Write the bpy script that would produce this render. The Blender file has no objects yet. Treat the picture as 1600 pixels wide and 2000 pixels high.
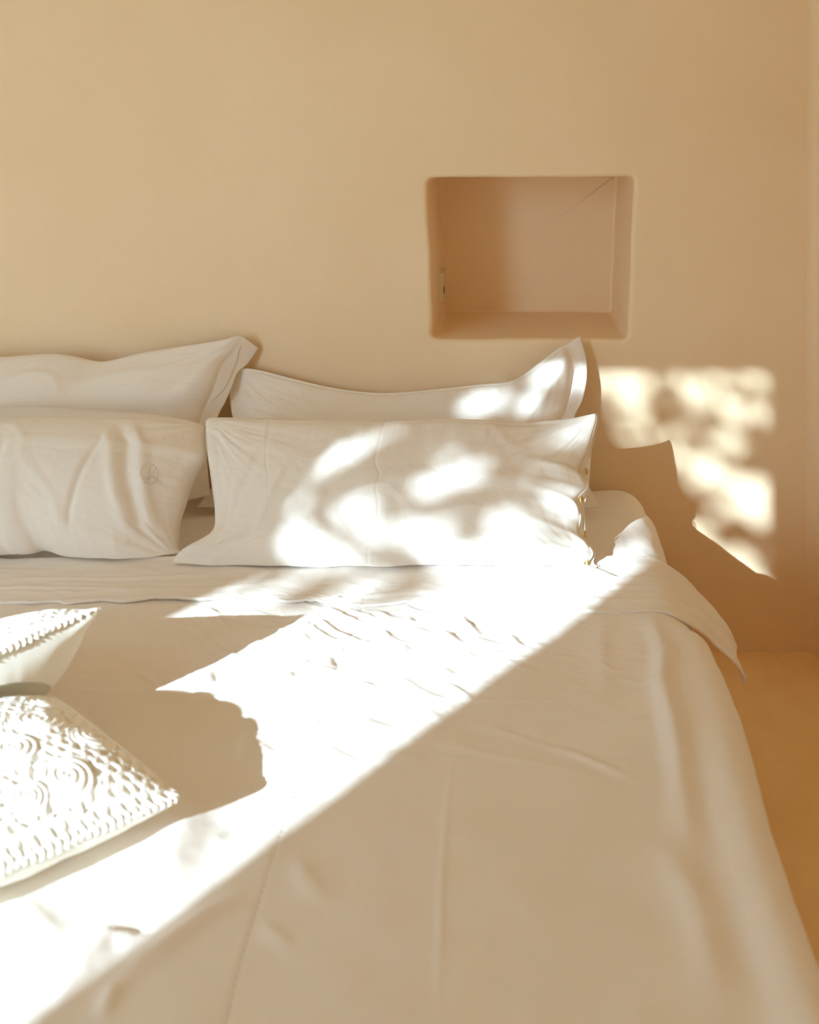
import bpy, math, random
import numpy as np
from mathutils import Vector
R_ = random.Random(7)
C = bpy.context.scene.collection

# ------------------------------------------------------------------ camera, world, sun, exposure
CAMZ, D, F = 1.125, 2.08, 1865.0          # eye height, distance to the bed wall, focal length in px of 1600x2000
VX, VY = 1004.0, 265.0                    # vanishing point of the depth axis
ZB = CAMZ - 0.748                         # bed top height
cam_d = bpy.data.cameras.new('camera'); cam = bpy.data.objects.new('camera', cam_d); C.objects.link(cam)
cam.location = (0, -D, CAMZ); cam.rotation_euler = (math.pi / 2, 0, 0)
cam_d.sensor_fit = 'VERTICAL'; cam_d.sensor_height = 36; cam_d.lens = 36 * F / 2000
cam_d.shift_x = (800 - VX) / 2000; cam_d.shift_y = -(1000 - VY) / 2000
cam_d.clip_start = 0.02
cam_d.dof.use_dof = True; cam_d.dof.focus_distance = 1.78; cam_d.dof.aperture_fstop = 4.0
bpy.context.scene.camera = cam

SUN = Vector((0.75, 1.0, -0.535)).normalized()
sd = bpy.data.lights.new('sun', 'SUN'); sd.energy = 10.0; sd.angle = 0.0093; sd.color = (0.71, 0.93, 1.07)
so = bpy.data.objects.new('sun', sd); C.objects.link(so)
so.rotation_euler = SUN.to_track_quat('-Z', 'Y').to_euler(); so.location = (-6, -8, 5)

SKY_BASE, SKY_GLOW = 1.2, 11.0        # sky brighter around the sun
w = bpy.data.worlds.new('world'); bpy.context.scene.world = w; w.use_nodes = True
bg = w.node_tree.nodes['Background']; bg.inputs[0].default_value = (0.63, 0.84, 1.0, 1); bg.inputs[1].default_value = 4.2

_nt = w.node_tree
_g = _nt.nodes.new('ShaderNodeTexCoord'); _d = _nt.nodes.new('ShaderNodeVectorMath'); _d.operation = 'DOT_PRODUCT'; _d.inputs[1].default_value = tuple(-SUN)
_nt.links.new(_g.outputs['Generated'], _d.inputs[0])
_c = _nt.nodes.new('ShaderNodeMath'); _c.operation = 'MAXIMUM'; _c.inputs[1].default_value = 0; _nt.links.new(_d.outputs['Value'], _c.inputs[0])
_p = _nt.nodes.new('ShaderNodeMath'); _p.operation = 'POWER'; _p.inputs[1].default_value = 4.0; _nt.links.new(_c.outputs[0], _p.inputs[0])
_m = _nt.nodes.new('ShaderNodeMath'); _m.operation = 'MULTIPLY_ADD'; _m.inputs[1].default_value = SKY_GLOW; _m.inputs[2].default_value = SKY_BASE
_nt.links.new(_p.outputs[0], _m.inputs[0]); _nt.links.new(_m.outputs[0], bg.inputs[1])

def portal(name, loc, rot, sx, sy):
    l = bpy.data.lights.new(name, 'AREA'); l.shape = 'RECTANGLE'; l.size = sx; l.size_y = sy
    l.cycles.is_portal = True
    o = bpy.data.objects.new(name, l); o.location = loc; o.rotation_euler = rot; C.objects.link(o)

vs = bpy.context.scene.view_settings
vs.view_transform = 'Standard'; vs.look = 'None'; vs.gamma = 1; vs.exposure = 0.0; vs.use_curve_mapping = False
bpy.context.scene.cycles.max_bounces = 16; bpy.context.scene.cycles.diffuse_bounces = 16
bpy.context.scene.cycles.sample_clamp_indirect = 8

# ------------------------------------------------------------------ helpers
def P(px, py, y):
    """point at distance y from the bed wall seen at px,py"""
    d = D - y
    return np.array([(px - VX) * d / F, -y, CAMZ - (py - VY) * d / F])
def BX(px, py, h=0.0):
    """x, y(from wall) of the point of the bed top (height h above it) seen at px,py"""
    d = (0.748 - h) * F / (py - VY)
    return (px - VX) * d / F, D - d

def nmesh(name, verts, faces, m, parent=None, smooth=True):
    me = bpy.data.meshes.new(name)
    verts = np.asarray(verts, dtype=np.float64); 
    me.from_pydata(verts.tolist(), [], [list(map(int, f)) for f in faces] if not isinstance(faces, np.ndarray) else faces.tolist())
    me.materials.append(m)
    if smooth: me.shade_smooth()
    me.update()
    o = bpy.data.objects.new(name, me); C.objects.link(o)
    if parent is not None: o.parent = parent
    return o
def grid_faces(nu, nv, off=0, flip=False):
    i = np.arange(nu - 1)[:, None] * nv + np.arange(nv - 1)[None, :] + off
    q = np.stack([i, i + nv, i + nv + 1, i + 1], -1).reshape(-1, 4)
    return q[:, ::-1] if flip else q
def tag(o, label=None, cat=None, group=None, kind=None):
    if label: o['label'] = label
    if cat: o['category'] = cat
    if group: o['group'] = group
    if kind: o['kind'] = kind
    return o
def empty(name, loc):
    o = bpy.data.objects.new(name, None); o.empty_display_size = .1; C.objects.link(o); o.location = loc
    return o
def attach(child, parent):                    # keep world coordinates of a mesh built in world space
    child.parent = parent; child.location = [-c for c in parent.location]
def box(name, lo, hi, m, parent=None):
    x0, y0, z0 = lo; x1, y1, z1 = hi
    v = [(x0,y0,z0),(x1,y0,z0),(x1,y1,z0),(x0,y1,z0),(x0,y0,z1),(x1,y0,z1),(x1,y1,z1),(x0,y1,z1)]
    f = [(0,3,2,1),(4,5,6,7),(0,1,5,4),(1,2,6,5),(2,3,7,6),(3,0,4,7)]
    return nmesh(name, v, f, m, parent, False)
def boxes(name, lst, m, parent=None):
    V, Fc = [], []
    for lo, hi in lst:
        x0, y0, z0 = lo; x1, y1, z1 = hi; n = len(V)
        V += [(x0,y0,z0),(x1,y0,z0),(x1,y1,z0),(x0,y1,z0),(x0,y0,z1),(x1,y0,z1),(x1,y1,z1),(x0,y1,z1)]
        Fc += [tuple(n + k for k in f) for f in [(0,3,2,1),(4,5,6,7),(0,1,5,4),(1,2,6,5),(2,3,7,6),(3,0,4,7)]]
    return nmesh(name, V, Fc, m, parent, False)

def _h(ix, iy, s):
    n = (ix.astype(np.int64) * 374761393 + iy.astype(np.int64) * 668265263 + s * 1442695041) & 0x7fffffff
    n = ((n ^ (n >> 13)) * 1274126177) & 0x7fffffff
    return ((n ^ (n >> 16)) & 0xffff) / 65535.0
def vnoise(x, y, s=0):
    x = np.asarray(x, float); y = np.asarray(y, float)
    ix = np.floor(x); iy = np.floor(y); fx = x - ix; fy = y - iy
    fx = fx * fx * fx * (fx * (fx * 6 - 15) + 10); fy = fy * fy * fy * (fy * (fy * 6 - 15) + 10)
    a = _h(ix, iy, s); b = _h(ix + 1, iy, s); c = _h(ix, iy + 1, s); d = _h(ix + 1, iy + 1, s)
    return (a * (1 - fx) + b * fx) * (1 - fy) + (c * (1 - fx) + d * fx) * fy - .5
def fbm(x, y, s=0, o=3):
    r = 0; a = 1.
    for k in range(o):
        r = r + a * vnoise(x * 2 ** k, y * 2 ** k, s + 17 * k); a *= .5
    return r
def ridge(x, y, s=0):
    return 1 - np.minimum(1, np.abs(vnoise(x, y, s)) * 6)
def sstep(a, b, x):
    t = np.clip((x - a) / (b - a), 0, 1); return t * t * (3 - 2 * t)
def crease(X, Y, pts, wd, amp, taper=True):
    """height field of a crease along a polyline"""
    pts = np.asarray(pts, float); out = np.zeros_like(X)
    seg = np.hypot(*(pts[1:] - pts[:-1]).T); L = seg.sum(); acc = 0
    for k in range(len(pts) - 1):
        a, b = pts[k], pts[k + 1]; dx, dy = b - a; l2 = dx * dx + dy * dy + 1e-12
        t = np.clip(((X - a[0]) * dx + (Y - a[1]) * dy) / l2, 0, 1)
        d2 = (X - a[0] - t * dx) ** 2 + (Y - a[1] - t * dy) ** 2
        g = np.exp(-d2 / wd ** 2)
        if taper:
            q = (acc + t * seg[k]) / L
            g = g * np.minimum(1, 4 * q * (1 - q) + .05)
        out = np.maximum(out, g); acc += seg[k]
    return out * amp

# ------------------------------------------------------------------ materials
def mat(name, col, rough=.85, spec=.3):
    m = bpy.data.materials.new(name); m.use_nodes = True
    b = m.node_tree.nodes['Principled BSDF']
    b.inputs['Base Color'].default_value = (*col, 1); b.inputs['Roughness'].default_value = rough
    b.inputs['Specular IOR Level'].default_value = spec
    return m
def nd(m, t, **kw):
    n = m.node_tree.nodes.new(t)
    for k, v in kw.items():
        if k in n.inputs.keys(): n.inputs[k].default_value = v
        else: setattr(n, k, v)
    return n
def fabric(name, col, weave=900, bump=.25, var=.03, sheen=.25, crinkle=.0, trans=0.0):
    m = mat(name, col, .95, .15); nt = m.node_tree; L = nt.links.new
    b = nt.nodes['Principled BSDF']; b.inputs['Sheen Weight'].default_value = sheen; b.inputs['Sheen Roughness'].default_value = .5
    tc = nd(m, 'ShaderNodeTexCoord')
    def stretched(sc):
        mp = nd(m, 'ShaderNodeMapping'); mp.inputs['Scale'].default_value = sc; L(tc.outputs['Object'], mp.inputs['Vector'])
        n = nd(m, 'ShaderNodeTexNoise', Scale=1.0, Detail=2.0); L(mp.outputs[0], n.inputs['Vector']); return n
    n1 = stretched((weave, weave * .12, weave * .12)); n2 = stretched((weave * .12, weave, weave))
    ad = nd(m, 'ShaderNodeMath', operation='ADD'); L(n1.outputs[0], ad.inputs[0]); L(n2.outputs[0], ad.inputs[1])
    bp = nd(m, 'ShaderNodeBump', Strength=bump, Distance=.0006); L(ad.outputs[0], bp.inputs['Height'])
    n3 = nd(m, 'ShaderNodeTexNoise', Scale=38.0, Detail=4.0); L(tc.outputs['Object'], n3.inputs['Vector'])
    bp2 = nd(m, 'ShaderNodeBump', Strength=crinkle, Distance=.004); L(n3.outputs[0], bp2.inputs['Height']); L(bp.outputs[0], bp2.inputs['Normal'])
    L(bp2.outputs[0], b.inputs['Normal'])
    mx = nd(m, 'ShaderNodeMixRGB'); mx.inputs[1].default_value = (*[c * (1 - var) for c in col], 1); mx.inputs[2].default_value = (*[min(1, c * (1 + var)) for c in col], 1)
    L(ad.outputs[0], mx.inputs[0]); L(mx.outputs[0], b.inputs['Base Color'])
    return m
def plaster(name, col, col2, speck=.35, bumpd=.002, scale=2.2):
    m = mat(name, col, .8, .25); nt = m.node_tree; L = nt.links.new; b = nt.nodes['Principled BSDF']
    tc = nd(m, 'ShaderNodeTexCoord')
    n1 = nd(m, 'ShaderNodeTexNoise', Scale=scale, Detail=6.0, Roughness=.6); L(tc.outputs['Object'], n1.inputs['Vector'])
    r1 = nd(m, 'ShaderNodeMapRange'); r1.inputs[1].default_value = .35; r1.inputs[2].default_value = .65; L(n1.outputs[0], r1.inputs[0])
    mx = nd(m, 'ShaderNodeMixRGB'); mx.inputs[1].default_value = (*col, 1); mx.inputs[2].default_value = (*col2, 1); L(r1.outputs[0], mx.inputs[0])
    # fine dark grains of sand in the plaster
    v = nd(m, 'ShaderNodeTexVoronoi', Scale=75.0, Randomness=1.0); L(tc.outputs['Object'], v.inputs['Vector'])
    n2 = nd(m, 'ShaderNodeTexNoise', Scale=26.0, Detail=3.0); L(tc.outputs['Object'], n2.inputs['Vector'])
    th = nd(m, 'ShaderNodeMapRange'); th.inputs[1].default_value = .52; th.inputs[2].default_value = .75; th.inputs[3].default_value = .03; th.inputs[4].default_value = .13
    L(n2.outputs[0], th.inputs[0])
    lt = nd(m, 'ShaderNodeMath', operation='LESS_THAN'); L(v.outputs['Distance'], lt.inputs[0]); L(th.outputs[0], lt.inputs[1])
    ml = nd(m, 'ShaderNodeMath', operation='MULTIPLY'); ml.inputs[1].default_value = speck; L(lt.outputs[0], ml.inputs[0])
    mx2 = nd(m, 'ShaderNodeMixRGB'); mx2.inputs[2].default_value = (col[0] * .45, col[1] * .38, col[2] * .28, 1); L(mx.outputs[0], mx2.inputs[1]); L(ml.outputs[0], mx2.inputs[0])
    L(mx2.outputs[0], b.inputs['Base Color'])
    n4 = nd(m, 'ShaderNodeTexNoise', Scale=140.0, Detail=3.0); L(tc.outputs['Object'], n4.inputs['Vector'])
    n5 = nd(m, 'ShaderNodeTexNoise', Scale=6.0, Detail=3.0); L(tc.outputs['Object'], n5.inputs['Vector'])
    bp = nd(m, 'ShaderNodeBump', Strength=.25, Distance=.0012); L(n4.outputs[0], bp.inputs['Height'])
    bp2 = nd(m, 'ShaderNodeBump', Strength=.35, Distance=bumpd * 5); L(n5.outputs[0], bp2.inputs['Height']); L(bp.outputs[0], bp2.inputs['Normal'])
    L(bp2.outputs[0], b.inputs['Normal'])
    return m
M_WALL = plaster('sand_plaster', (.87, .70, .49), (.84, .66, .44))
M_INNER = plaster('pale_lime_plaster', (.84, .80, .74), (.82, .78, .71))
M_OUT = plaster('outside_plaster', (.86, .74, .58), (.84, .70, .52))
M_FLOOR = plaster('polished_ochre_floor', (.93, .69, .36), (.87, .61, .29), speck=.25, scale=5.0)
M_CASE = fabric('washed_cotton_pillowcase', (.83, .78, .725), crinkle=.12)
M_SHEET = fabric('washed_linen_sheet', (.83, .775, .72), crinkle=.10)
M_FIT = fabric('cream_fitted_sheet', (.84, .775, .69), crinkle=.05)
M_CREAM = fabric('cream_cotton', (.88, .86, .79), crinkle=.03, bump=.15)
M_CROCHET = fabric('crochet_cotton', (.90, .875, .82), weave=500, bump=.5, crinkle=.2)
M_BUTTON = mat('horn_button', (.62, .42, .12), .35, .5)
M_THREAD = mat('grey_green_thread', (.60, .60, .52), .9, .1)
M_STITCH = mat('stitch_thread', (.72, .67, .61), .9, .1)
M_PLASTIC = mat('cream_plastic', (.70, .62, .45), .4, .4)
M_HOLE = mat('socket_hole', (.02, .018, .012), .6, .2)
M_BASE = plaster('bed_base_plaster', (.78, .60, .40), (.74, .55, .35))
M_LEAF = mat('leaf_green', (.10, .20, .045), .5, .3)
M_BARK = mat('tree_bark', (.20, .14, .09), .9, .1)
M_GROUND = plaster('terrace_ground', (.70, .60, .45), (.62, .52, .38))

# ------------------------------------------------------------------ the room
RX = (1598 - VX) / F * D       # right wall
LX, RY, H = -2.9, -2.8, 2.75   # left wall, rear wall, ceiling
def W(px, py): q = P(px, py, 0); return q[0], q[2]
# bed wall with its niche: one mesh, rounded plaster edges
def wall_with_niche():
    tl, tr, br, bl = W(835, 347), W(1238, 344), W(1226, 663), W(845, 662)
    ND = 0.30
    cx = (tl[0] + br[0]) / 2; cz = (tl[1] + br[1]) / 2
    def loop(n_per=24, rc=.016):
        cs = [bl, br, tr, tl]; out = []
        for k in range(4):
            c = np.array(cs[k]); p = np.array(cs[k - 1]); n = np.array(cs[(k + 1) % 4])
            dp = (p - c) / np.linalg.norm(p - c); dn = (n - c) / np.linalg.norm(n - c)
            for t in np.linspace(0, 1, 6):
                out.append((1 - t) ** 2 * (c + dp * rc) + 2 * t * (1 - t) * c + t * t * (c + dn * rc))
            a = c + dn * rc; b = n - (n - c) / np.linalg.norm(n - c) * rc
            for t in np.linspace(0, 1, n_per + 2)[1:-1]: out.append(a * (1 - t) + b * t)
        return np.array(out)
    base = loop(); n = len(base)
    s = np.arange(n)
    base = base + np.stack([fbm(s * .13, s * 0 + 3, 5, 2), fbm(s * .13, s * 0 + 9, 6, 2)], 1) * .0035
    cen = np.array([cx, cz])
    dirs = base - cen; half = np.abs(dirs).max(0)
    nrm = np.zeros_like(base)
    t = np.roll(base, -1, 0) - np.roll(base, 1, 0); nrm = np.stack([t[:, 1], -t[:, 0]], 1); nrm /= np.linalg.norm(nrm, axis=1)[:, None]
    rings = []
    for a in np.linspace(0, 1, 7):     # rounded lip
        ang = a * math.pi / 2; r = .011
        rings.append((base + nrm * r * (1 - math.sin(ang)), r * (1 - math.cos(ang))))
    for dep in (.05, .12, .2, .27): rings.append((base - nrm * dep * .012, dep))
    for a in np.linspace(0, 1, 5):
        ang = a * math.pi / 2; r = .008
        rings.append((base - nrm * (.0034 + r * (1 - math.cos(ang))), ND - r + r * math.sin(ang)))
    V = []; Fc = []
    for pts, dep in rings:
        V += [(p[0], dep, p[1]) for p in pts]
    nr = len(rings)
    for k in range(nr - 1):
        for i in range(n):
            j = (i + 1) % n; Fc.append((k * n + i, k * n + j, (k + 1) * n + j, (k + 1) * n + i))
    V.append((cx, ND, cz)); Fc += [((nr - 1) * n + i, (nr - 1) * n + (i + 1) % n, len(V) - 1) for i in range(n)]
    # outer skin of the wall around the lip
    o = len(V); x0, x1, z0, z1 = LX, RX + .0, 0.0, H
    outer = []
    for p in rings[0][0]:
        d = p - cen
        tx = ((x1 - cen[0]) if d[0] > 0 else (x0 - cen[0])) / (d[0] if abs(d[0]) > 1e-9 else 1e-9)
        tz = ((z1 - cen[1]) if d[1] > 0 else (z0 - cen[1])) / (d[1] if abs(d[1]) > 1e-9 else 1e-9)
        outer.append(cen + d * min(tx, tz))
    V += [(p[0], 0, p[1]) for p in outer]
    extra = [(x0, z0), (x1, z0), (x1, z1), (x0, z1)]
    for i in range(n):
        j = (i + 1) % n; Fc.append((o + i, o + j, j, i))
    for e in extra:
        ds = [abs(p[0] - e[0]) + abs(p[1] - e[1]) for p in outer]
        best = None
        for i in range(n):
            j = (i + 1) % n
            on = lambda p: (abs(p[0] - x0) < 1e-6, abs(p[0] - x1) < 1e-6, abs(p[1] - z0) < 1e-6, abs(p[1] - z1) < 1e-6)
            a, b = on(outer[i]), on(outer[j])
            if a != b and ds[i] + ds[j] < 9e9:
                mid = (outer[i] + outer[j]) / 2
                dd = np.hypot(mid[0] - e[0], mid[1] - e[1])
                if best is None or dd < best[0]: best = (dd, i, j)
        V.append((e[0], 0, e[1])); Fc.append((o + best[1], len(V) - 1, o + best[2]))
    ob = nmesh('wall_back', V, Fc, M_WALL, None, True)
    # solid behind so that no light leaks round the niche
    return ob
wb = wall_with_niche(); wb['kind'] = 'structure'
mods = wb.modifiers.new('flat', 'WEIGHTED_NORMAL'); mods.keep_sharp = True
# cove where bed wall meets the right wall
def right_wall():
    V = []; r = .022; ys = [.001]; 
    prof = [(RX - r * (1 - math.sin(a)) , -r * (1 - math.cos(a))) for a in np.linspace(0, math.pi / 2, 8)]
    prof = [(RX - r + r * math.sin(a), -r + r * math.cos(a)) for a in np.linspace(0, math.pi / 2, 8)] + [(RX, RY)]
    zs = np.linspace(0, H, 12); V = []
    for (x, y) in prof:
        for z in zs:
            V.append((x + (.006 - .010 * (z / H)) * -1, y, z))
    return nmesh('wall_right', V, grid_faces(len(prof), len(zs)), M_WALL)
right_wall()['kind'] = 'structure'
box('wall_right_outer', (RX + .02, RY, -.05), (RX + .25, .4, H + .1), M_OUT)['kind'] = 'structure'
box('floor', (LX - .3, RY - .2, -.1), (RX + .3, .4, 0), M_FLOOR)['kind'] = 'structure'
box('ceiling', (LX - .3, RY - .25, H), (RX + .3, .45, H + .2), M_INNER)['kind'] = 'structure'
# rear wall with the doorway the sun comes through
T = .22
JR, JL, JT = .554 - .75 * 2.8, -.078 - .75 * (2.8 + T), CAMZ - .518 + .535 * (2.8 + T)
boxes('wall_front', [((-7.0, RY - T, 0), (JL, RY, 3.6)), ((JR, RY - T, 0), (RX + .25, RY, 3.6)), ((JL, RY - T, JT), (JR, RY, 3.6))], M_INNER)['kind'] = 'structure'  # stretch left of the room is added to block sun from the left opening
# left wall with a wide unseen opening, added to let in more sky light
OY0, OY1, OT = -2.65, -1.25, 2.35
boxes('wall_left', [((LX - T, RY, 0), (LX, OY0, H)), ((LX - T, OY1, 0), (LX, .3, H)), ((LX - T, OY0, OT), (LX, OY1, H))], M_INNER)['kind'] = 'structure'
boxes('wall_back_outer', [((LX - .3, .33, -.1), (RX + .3, .5, H + .1))], M_OUT)['kind'] = 'structure'
box('ground', (-16, -16, -.2), (8, 6, -.101), M_GROUND)['kind'] = 'structure'
portal('doorway_portal', ((JL + JR) / 2, RY - T, JT / 2), (math.pi / 2, 0, math.pi), JR - JL, JT)
portal('fill_opening_portal', (LX - T, (OY0 + OY1) / 2, OT / 2), (math.pi / 2, 0, math.pi / 2 * 1), OY1 - OY0, OT)  # sampling portal over the added fill opening

# socket inside the niche, on its left cheek
def niche_socket():
    xL = W(843, 560)[0] + .004
    e = empty('wall_socket', (xL, .2, CAMZ - .34)); tag(e, 'small cream wall socket plate inside the square wall niche, on its left side', 'socket')
    y0, y1 = .165, .262
    def at(y): return xL - .0 
    d0 = D + y0; z1 = CAMZ - (533 - VY) * d0 / F; z0 = CAMZ - (592 - VY) * d0 / F
    V = []; b = .003
    lo = (xL - .004, y0, z0); hi = (xL + .010, y1, z1)
    V = [(lo[0], lo[1], lo[2]), (lo[0], hi[1], lo[2]), (lo[0], hi[1], hi[2]), (lo[0], lo[1], hi[2]),
         (hi[0], lo[1] + b, lo[2] + b), (hi[0], hi[1] - b, lo[2] + b), (hi[0], hi[1] - b, hi[2] - b), (hi[0], lo[1] + b, hi[2] - b)]
    Fc = [(3,2,1,0),(4,5,6,7),(0,1,5,4),(1,2,6,5),(2,3,7,6),(3,0,4,7)]
    p = nmesh('cover_plate', V, Fc, M_PLASTIC, None, False); attach(p, e)
    zc = CAMZ - (564 - VY) * (D + .19) / F
    th = np.linspace(0, 2 * math.pi, 17)[:-1]
    V = [(hi[0] + .0012, .176 + .008 * math.cos(t), zc + .0085 * math.sin(t)) for t in th] + [(hi[0] - .002, .176 + .008 * math.cos(t), zc + .0085 * math.sin(t)) for t in th]
    Fc = [tuple(range(16))] + [(i, (i + 1) % 16, 16 + (i + 1) % 16, 16 + i) for i in range(16)]
    q = nmesh('switch_recess', V, Fc, M_HOLE, None, False); attach(q, e); q['label'] = 'small dark hole in the cream plate'
niche_socket()

# ------------------------------------------------------------------ bed
BL, BFOOT = -1.42, 2.02
EX = 0.222                     # where the flat top starts to round over
bed = empty('bed', (-.57, -1.0, 0)); tag(bed, 'low double bed on a plaster base against the sand-coloured wall', 'bed')
attach(box('bed_base', (BL + .06, -BFOOT + .06, 0), (.235, -.012, .16), M_BASE), bed)
def rounded_slab(name, x0, x1, y0, y1, z0, z1, r, m, n=8):
    V = []; Fc = []; rings = []
    def ring(inset, z):
        pts = []; rr = .10 - inset * .3
        for cx, cy, a0 in ((x1 - rr, y1 - rr, 0), (x0 + rr, y1 - rr, 90), (x0 + rr, y0 + rr, 180), (x1 - rr, y0 + rr, 270)):
            for a in np.linspace(a0, a0 + 90, 8):
                pts.append((cx + (rr - inset) * math.cos(math.radians(a)), cy + (rr - inset) * math.sin(math.radians(a)), z))
        return pts
    prof = [(r * (1 - math.sin(a)), z0 + r * (1 - math.cos(a))) for a in np.linspace(0, math.pi / 2, n)]
    prof += [(r * (1 - math.cos(a)), z1 - r * (1 - math.sin(a))) for a in np.linspace(0, math.pi / 2, n)]
    for i_, z in prof: rings.append(ring(i_, z))
    N = len(rings[0])
    for rg in rings: V += rg
    for k in range(len(rings) - 1):
        for i in range(N): Fc.append((k * N + i, k * N + (i + 1) % N, (k + 1) * N + (i + 1) % N, (k + 1) * N + i))
    Fc.append(tuple(range(N))[::-1]); Fc.append(tuple((len(rings) - 1) * N + i for i in range(N)))
    return nmesh(name, V, Fc, m)
attach(rounded_slab('mattress', BL + .02, .262, -BFOOT + .02, -.012, .161, ZB - .022, .05, M_FIT), bed)

# height field of the top of the bed, x / y(from the wall)
CR = [  # px polyline, half width (m), amplitude (m)
 ([(133,1292),(217,1285),(266,1281),(315,1278)], .004, .0012), ([(108,1353),(175,1356),(245,1358),(315,1360),(389,1364),(537,1368),(656,1373),(805,1374),(947,1379),(1100,1381),(1250,1382)], .0035, .0016),
 ([(900,1415),(1013,1450),(1131,1492),(1250,1545)], .006, .0022), ([(852,1462),(953,1486),(1072,1510),(1190,1539)], .007, .002),
 ([(1066,1284),(1131,1293)], .004, .0018), ([(1050,1300),(1090,1306),(1140,1318)], .004, .0015), ([(508,1445),(561,1477)], .006, -.0035), ([(632,1456),(686,1480),(734,1504)], .006, -.003),
 ([(716,1409),(793,1430)], .006, -.0025), ([(852,1344),(894,1361),(930,1382)], .005, .004), ([(870,1305),(906,1329)], .007, -.004),
 ([(656,1278),(659,1308)], .006, -.006), ([(659,1338),(716,1350),(748,1361)], .004, .003), ([(579,1302),(578,1329)], .005, -.004), ([(422,1311),(426,1335)], .006, -.004),
 ([(633,1189),(680,1219),(728,1237)], .005, .005), ([(656,1189),(716,1213),(751,1225)], .004, .004), ([(585,1213),(633,1248),(668,1263)], .005, .004), ([(610,1205),(656,1240),(704,1258)], .004, .0035),
 ([(680,1237),(751,1272)], .006, -.004), ([(728,1201),(769,1225)], .004, .004), ([(805,1207),(817,1222)], .004, -.004), ([(870,1234),(912,1263)], .006, -.005), ([(894,1207),(941,1257)], .006, .004),
 ([(995,1245),(1021,1278)], .005, .003), ([(1001,1237),(1030,1266),(1060,1278)], .004, -.002), ([(769,1326),(817,1361),(894,1397)], .006, .003),
 ([(368,1213),(407,1254),(454,1290)], .005, .004), ([(395,1183),(443,1225),(466,1260)], .005, .004), ([(440,1207),(472,1237)], .004, .003), ([(252,1309),(322,1356)], .004, .0025),
 ([(133,1374),(175,1420),(200,1450)], .004, .0015), ([(472,1440),(471,1500)], .006, .003), ([(350,1240),(358,1300),(370,1340)], .006, .002),
 ([(381,1570),(350,1640),(315,1727),(295,1800)], .028, .012), ([(206,1827),(261,1823),(309,1830)], .004, -.004), ([(82,1974),(206,1844),(268,1826)], .016, .009), ([(0,1857),(110,1851)], .006, .003),
 ([(0,1760),(60,1790),(120,1850)], .012, .004), ([(227,1926),(275,1885),(399,1802),(481,1754)], .010, .006), ([(200,1995),(227,1926)], .008, .005), ([(509,1816),(570,1857)], .006, .003), ([(580,1690),(600,1740),(640,1780)], .010, .003),
 ([(430,1650),(500,1600)], .01, -.003), ([(560,1560),(590,1620)], .012, .002),
 ([(1203,1334),(1253,1347),(1289,1343)], .005, .003), ([(1100,1478),(1154,1500),(1235,1532)], .005, .0025), ([(1160,1300),(1200,1320),(1240,1318)], .005, .002), ([(1180,1430),(1230,1425),(1290,1405)], .005, .002),
 ([(885,1490),(872,1600),(862,1750),(855,2050)], .0035, .0014), ([(1175,1215),(1178,1300),(1170,1400)], .012, .002),
 ([(700,1500),(760,1490),(820,1500)], .010, .002), ([(820,1640),(900,1650),(1010,1640)], .006, .0012), ([(700,1620),(1000,1612)], .006, .0008), ([(560,1250),(600,1235),(640,1215)], .006, .003),
 ([(800,1290),(850,1262),(905,1240)], .008, .003), ([(930,1290),(990,1300),(1050,1330)], .006, .002), ([(540,1330),(600,1345),(630,1365)], .006, -.002), ([(760,1380),(830,1400),(880,1430)], .006, .002), ([(600,1420),(560,1500),(530,1560)], .012, .0015),
]
def bedpoly(pts): return [BX(a, b) for a, b in pts]
CRB = [(bedpoly(p), wd, am) for p, wd, am in CR]
SEAM = bedpoly([(722,1160),(700,1215),(664,1290),(640,1365),(600,1480),(560,1600),(535,1680),(500,1790),(470,1880),(445,1990),(430,2060)])
RID1 = bedpoly([(1250,1195),(1262,1240),(1278,1290),(1272,1350),(1290,1430),(1302,1500),(1313,1590),(1330,1680)])
RID2 = bedpoly([(1330,1240),(1372,1400),(1406,1560),(1468,1800),(1535,2000),(1600,2180)])
RID3 = bedpoly([(1275,1640),(1345,1800),(1385,2000)])
def top_h(X, Y):
    z = .010 * fbm(X * 2.1 + 3, Y * 2.3, 11, 3) + .004 * fbm(X * 7, Y * 9, 12, 3)
    z = z + .0011 * fbm(X * 26 + Y * 9, Y * 34 - X * 12, 14, 3)
    m1 = np.exp(-((Y - .66) / .12) ** 2) * np.exp(-((X + .22) / .28) ** 2)      # pulled folds below the turned-down band
    z = z + m1 * .0040 * (ridge(X * 9 + Y * 14, Y * 34 - X * 16, 21) - .3) + m1 * .0012 * ridge(X * 17 + Y * 30, Y * 50 - X * 30, 22)
    for p, wd, am in CRB: z = z + crease(X, Y, p, wd, am * (.85 if am > 0 else .8) if wd < .009 else am)
    z = z + crease(X, Y, SEAM, .0022, -.0007, False)
    z = z + crease(X - .014, Y, RID1, .015, .013) + crease(X - .012, Y, RID3, .020, .008)
    k = crease(X - .022, Y, RID2, .027, .018, False)
    return z + k
SO = EX + .055 * 0             # arc starts
RAD = .066
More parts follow.
